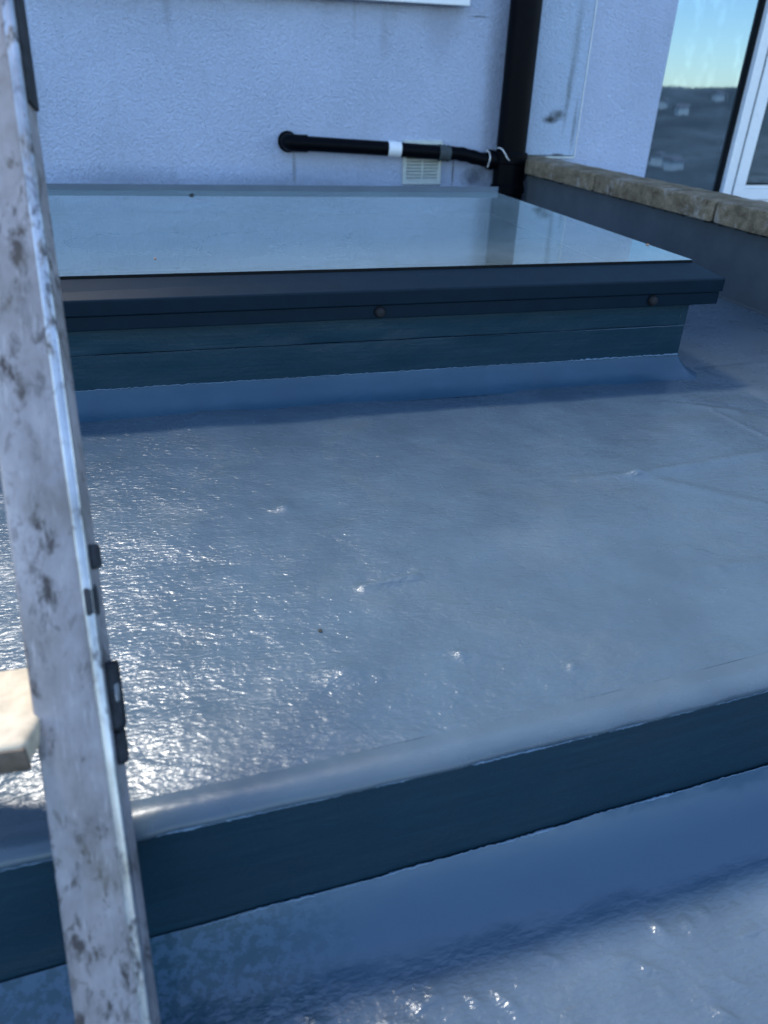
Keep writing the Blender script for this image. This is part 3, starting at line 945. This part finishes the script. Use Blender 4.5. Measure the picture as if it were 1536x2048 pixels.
# glass: a real pane 24 mm thick
gv = [tuple(c) for c in GC] + [(c.x, c.y, -0.304) for c in GC]
obj('glass_pane', ([tuple(c) for c in GC], [(0, 1, 2, 3)]), M['glass'], sky_l)
gt = [(c.x, c.y, -0.2806) for c in GC] + [(c.x, c.y, -0.2875) for c in GC]
obj('glass_edge', (gt, [(0, 4, 5, 1), (1, 5, 6, 2), (2, 6, 7, 3), (3, 7, 4, 0)]), M['seal'], sky_l)
prof = [(0.00, -0.2870), (0.03, -0.2850), (0.965, -0.3035), (0.99, -0.3048), (1.0, -0.3070), (1.0, -0.3285), (0.985, -0.3300), (0.90, -0.3305), (0.90, -0.3318),
        (0.93, -0.3322), (0.935, -0.3535), (0.92, -0.3550), (0.45, -0.3550)]
for i in range(4):
    j = (i + 1) % 4
    A = []
    for k in (i, j):
        row = []
        for s, z in prof:
            p = GC[k] + (OC[k] - GC[k]) * s
            e = (GC[j] - GC[i]).normalized() * (0.0003 if k == i else -0.0003)
            row.append((p.x + e.x, p.y + e.y, z))
        A.append(row)
    obj('frame_rail', flip(sheet(A)), M['alu'], sky_l)
bv = []
for c, d in ((GC[3], OC[3]), (GC[2], OC[2])):
    m = c + (d - c) * 0.25
    bv += [(c.x, c.y, -0.2868), (c.x, c.y - 0.0005, -0.2640), (m.x, m.y, -0.2650), (m.x, m.y, -0.2950)]
obj('rear_upstand', (bv, [(0, 4, 5, 1), (1, 5, 6, 2), (2, 6, 7, 3), (0, 1, 2, 3), (7, 6, 5, 4)]), M['upstand'], sky_l)
# inner lip and the white lining of the light well
ic = [Vector((c.x + (0.05 if c.x < 0 else -0.03), c.y + (0.03 if c.y < 2 else -0.03), 0)) for c in GC]


def ringwall(z0, z1, cs):
    v = [(c.x, c.y, z0) for c in cs] + [(c.x, c.y, z1) for c in cs]
    return v, [(i, (i + 1) % 4, 4 + (i + 1) % 4, 4 + i) for i in range(4)]


obj('inner_lip', ringwall(-0.2825, -0.338, ic), M['lip'], sky_l)
obj('glazing_tape', ([tuple((c.x, c.y, -0.2818)) for c in GC] + [(c.x, c.y, -0.2818) for c in ic], [(i, 4 + i, 4 + (i + 1) % 4, (i + 1) % 4) for i in range(4)]), M['seal'], sky_l)
ic2 = [Vector((c.x + (-0.012 if c.x < 0 else 0.012), c.y + (-0.012 if c.y < 2 else 0.012), 0)) for c in ic]
obj('reveal_lining', ringwall(-0.3385, -0.80, ic2), M['plaster'], sky_l)
obj('ceiling_opening', join(ringwall(-0.80, -2.9, [Vector((-1.8, 0.6, 0)), Vector((1.2, 0.6, 0)), Vector((1.2, 3.1, 0)), Vector((-1.8, 3.1, 0))]),
                            ([(-1.8, 0.6, -2.9), (1.2, 0.6, -2.9), (1.2, 3.1, -2.9), (-1.8, 3.1, -2.9)], [(0, 1, 2, 3)])), M['floor'], sky_l)
# screw caps along the skirt
b0 = obj('screw_cap', join(tube([(0.312, 1.2285, -0.3425), (0.312, 1.2245, -0.3425), (0.312, 1.2215, -0.3425), (0.312, 1.2200, -0.3425)], [0.0085, 0.0082, 0.0070, 0.0035], 18)), M['bolt'], sky_l, smooth=40)
ring0 = obj('washer', tube([(0.312, 1.2298, -0.3425), (0.312, 1.2290, -0.3425)], 0.0105, 18), M['seal'], sky_l, smooth=40)
for dx in (-1.10, -0.55, 0.548):
    dup(b0, (dx, -0.002 * (dx / 0.55) * 0.3, 0.0008 * dx))
    dup(ring0, (dx, -0.002 * (dx / 0.55) * 0.3, 0.0008 * dx))


# kerb boards
def board(x0, x1, y, z0, z1, amp, seed, thick=0.016):
    xs = np.linspace(x0, x1, 160)
    zs = np.linspace(z0, z1, 9)
    X, Zz = np.meshgrid(xs, zs, indexing='ij')
    Y = y + amp * vnoise(X * 14, Zz * 60, seed) + 0.4 * amp * vnoise(X * 45, Zz * 160, seed + 1)
    Zz = Zz + 0.0006 * vnoise(X * 9, X * 0, seed + 2)
    A = np.stack([X, Y, Zz], -1)
    top = A[:, -1].copy(); top[:, 1] = y + thick; top[:, 2] += 0.0
    bot = A[:, 0].copy(); bot[:, 1] = y + thick
    A = np.concatenate([bot[:, None], A, top[:, None]], 1)
    v, f = sheet(A)
    m = A.shape[1]
    f = f + [tuple(range(m)), tuple((len(xs) - 1) * m + k for k in range(m - 1, -1, -1))]
    return flip((v, f))


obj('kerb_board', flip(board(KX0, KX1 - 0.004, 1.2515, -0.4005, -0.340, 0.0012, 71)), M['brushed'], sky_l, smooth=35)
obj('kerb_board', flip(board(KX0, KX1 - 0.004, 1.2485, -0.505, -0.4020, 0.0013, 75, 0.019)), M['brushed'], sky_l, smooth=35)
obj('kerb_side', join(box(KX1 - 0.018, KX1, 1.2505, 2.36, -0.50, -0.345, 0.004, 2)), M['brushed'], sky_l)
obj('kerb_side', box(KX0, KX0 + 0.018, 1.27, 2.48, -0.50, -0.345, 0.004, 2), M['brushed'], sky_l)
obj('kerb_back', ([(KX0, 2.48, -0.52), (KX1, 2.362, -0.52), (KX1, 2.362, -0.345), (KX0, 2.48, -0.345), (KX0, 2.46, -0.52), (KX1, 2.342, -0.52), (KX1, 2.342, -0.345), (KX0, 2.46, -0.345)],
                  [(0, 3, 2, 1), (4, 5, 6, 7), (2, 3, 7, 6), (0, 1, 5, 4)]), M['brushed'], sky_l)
# coved fillet round the foot of the kerb
xs = np.linspace(KX0 - 0.02, KX1 - 0.004, 260)
rows = []
for s in np.linspace(0, 1, 12):
    yy = 1.2482 - 0.052 * s ** 1.2 + 0.0012 * vnoise(xs * 12, xs * 0 + s * 2, 81)
    zz = ZR + 0.0018 + (0.0365 + 0.0008 * vnoise(xs * 30, xs * 0, 82)) * (1 - s) ** 1.7 - 0.0028 * s
    rows.append(np.stack([xs, yy, zz], -1))
# corner and right-hand side
cx, cy = KX1 - 0.002, 1.2500
for_side = []
for a in np.linspace(0, math.pi / 2, 9):
    col = []
    for s in np.linspace(0, 1, 12):
        rr = 0.052 * s ** 1.2
        col.append((cx + rr * math.sin(a), cy - rr * math.cos(a) - 0.0018 * math.cos(a), ZR + 0.0018 + 0.0365 * (1 - s) ** 1.7 - 0.0028 * s + float(slope_right(np.array([cx + rr * math.sin(a)]), np.array([cy]))[0])))
    for_side.append(col)
for y in np.linspace(1.30, 2.36, 20):
    col = []
    for s in np.linspace(0, 1, 12):
        rr = 0.052 * s ** 1.2
        col.append((cx + rr, y, ZR + 0.0018 + 0.0365 * (1 - s) ** 1.7 - 0.0028 * s + float(slope_right(np.array([cx + rr]), np.array([y]))[0])))
    for_side.append(col)
main = np.transpose(np.array(rows), (1, 0, 2))
A = np.concatenate([main, np.array(for_side)], 0)
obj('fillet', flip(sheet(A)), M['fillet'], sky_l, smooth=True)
nb = np.arange(KX0, KX1 - 0.002, 0.0035)
r_ = np.random.default_rng(15)
amp = 0.0006 + 0.0016 * np.clip(vnoise(nb * 13, nb * 0, 91) + 0.2, 0, 1) + 0.0016 * np.clip((nb - 0.84) / 0.12, 0, 1)
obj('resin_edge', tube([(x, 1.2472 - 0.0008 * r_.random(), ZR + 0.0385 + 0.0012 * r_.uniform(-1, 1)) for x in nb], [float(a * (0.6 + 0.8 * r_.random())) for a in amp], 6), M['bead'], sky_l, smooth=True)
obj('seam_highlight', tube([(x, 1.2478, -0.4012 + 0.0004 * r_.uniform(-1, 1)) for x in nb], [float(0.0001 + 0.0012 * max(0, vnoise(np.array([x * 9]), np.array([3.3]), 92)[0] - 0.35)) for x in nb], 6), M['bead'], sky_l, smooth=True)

# ------------------------------------------------------------------ ladder leaning on the roof edge
DL = 0.502
q = RAD(7.75)
lu = (up2 * math.cos(q) - rt2 * math.sin(q)).normalized()       # along the stile, upwards
lr = (rt2 * math.cos(q) + up2 * math.sin(q)).normalized()       # along the rungs, to the right
ln = lu.cross(lr) * -1.0                                         # towards the viewer
if ln.dot(fw) > 0:
    ln = -ln


def ray(px, py):
    return fw + rt2 * ((px - 768) / 1420) - up2 * ((py - 1024) / 1420)


SC = ray(78, 1000) * DL                                          # centre of the stile's front face
s_foot = (ZL + 0.012 - SC.z) / lu.z
lad = thing('ladder', 'paint-splashed aluminium ladder leaning on the roof edge at the left', 'ladder', tuple(SC + lu * s_foot))


def obox(c0, a0, a1, b0, b1, n0, n1, bev=0.002, seg=2):
    """box in ladder axes: along rungs a, along stile b, towards viewer n"""
    v, f = box(a0, a1, b0, b1, n0, n1, bev, seg)
    return np.array([tuple(c0 + lr * p[0] + lu * p[1] + ln * p[2]) for p in v]), f


SW, SD, LW = 0.0525, 0.026, 0.36
STOP = 0.75
for sx in (0.0, -LW):
    st = obj('stile', obox(SC, sx - SW / 2, sx + SW / 2, s_foot, STOP, -SD, 0.0, 0.0045, 3), M['ladder'], lad, smooth=40)
    obj('edge_bead', obox(SC, sx + SW / 2 - 0.0062, sx + SW / 2 + 0.0022, s_foot + 0.02, STOP - 0.003, -0.0055, 0.0012, 0.0026, 3), M['alu_bright'], st, smooth=40)
    obj('foot', obox(SC, sx - SW / 2 - 0.003, sx + SW / 2 + 0.003, s_foot - 0.006, s_foot + 0.035, -SD - 0.003, 0.003, 0.004, 2), M['rubber'], st, smooth=40)
# flat treads; their tops lie level
hz = Vector((lr.x, lr.y, 0)).normalized()
hn = Vector((ln.x, ln.y, 0)).normalized()
tc = -0.143
for k in range(-1, 1):
    b = tc + 0.31 * k
    if b < s_foot + 0.06 or b > STOP - 0.05:
        continue
    c = SC + lu * b - ln * (SD * 0.5)
    v, f = box(-LW + SW / 2 - 0.008, -SW / 2 + 0.008, -0.042, 0.042, -0.022, 0.0, 0.005, 3)
    P = np.array([tuple(c + lr * p[0] + hn * p[1] + Vector((0, 0, 1)) * p[2]) for p in v])
    td = obj('tread', (P, f), M['tread'], lad, smooth=40)
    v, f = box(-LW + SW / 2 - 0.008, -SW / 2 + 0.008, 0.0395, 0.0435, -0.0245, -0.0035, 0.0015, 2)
    obj('lip_shade', (np.array([tuple(c + lr * p[0] + hn * p[1] + Vector((0, 0, 1)) * p[2]) for p in v]), f), M['lip_shade'], td, smooth=40)
# hinge plate, clip and rivets on the outer side of the stile
e = SW / 2
obj('hinge_clip', join(obox(SC, e + 0.0003, e + 0.0046, -0.172, -0.122, -0.022, -0.006, 0.0052, 4), obox(SC, e + 0.0005, e + 0.0048, -0.196, -0.172, -0.020, -0.006, 0.0042, 4)), M['rubber'], lad, smooth=40)
obj('hinge_plate', obox(SC, e + 0.0008, e + 0.0054, -0.152, -0.138, -0.0185, -0.0100, 0.002, 2), M['alu_bright'], lad, smooth=40)
obj('rivet', obox(SC, e - 0.002, e + 0.0040, -0.054, -0.036, -0.022, -0.008, 0.0028, 4), M['rubber'], lad, smooth=40)
obj('edge_dent', obox(SC, e - 0.0055, e + 0.0024, -0.088, -0.064, -0.012, 0.0016, 0.0036, 4), M['rubber'], lad, smooth=40)
obj('rubber_strip', obox(SC, e + 0.0003, e + 0.0030, 0.285, 0.50, -0.022, -0.006, 0.002, 2), M['rubber'], lad, smooth=40)


# ------------------------------------------------------------------ scraps lying about
def scrap(name, c, sx, sy, sz, mat, label, cat, seed):
    r = np.random.default_rng(seed)
    n = 9
    V = [(c[0], c[1], c[2] + sz)]
    for k in range(n):
        a = 2 * math.pi * k / n
        rr = r.uniform(0.6, 1.1)
        V.append((c[0] + sx * rr * math.cos(a), c[1] + sy * rr * math.sin(a), c[2] + sz * r.uniform(0.05, 0.4)))
    V.append((c[0], c[1], c[2] - 0.0002))
    F = [(0, 1 + k, 1 + (k + 1) % n) for k in range(n)] + [(n + 1, 1 + (k + 1) % n, 1 + k) for k in range(n)]
    obj(name, (V, F), mat, label=label, cat=cat)


scrap('leaf_scrap', (0.014, 2.289, -0.2796), 0.010, 0.020, 0.006, M['leaf'], 'dark leaf scrap near the far edge of the skylight glass', 'leaf', 1)
scrap('brick_chip', (-0.068, 1.416, -0.2796), 0.003, 0.006, 0.003, M['chip'], 'tiny orange chip near the front edge of the skylight glass', 'chip', 2)
scrap('dry_leaf', (0.967, 1.442, -0.2796), 0.004, 0.008, 0.003, M['chip'], 'small brown leaf at the right corner of the skylight glass', 'leaf', 3)
scrap('grit_grain', (0.090, 0.582, ZR + 0.0006), 0.0022, 0.003, 0.002, M['leaf'], 'single dark grit grain in the middle of the upper roof', 'grit', 4)
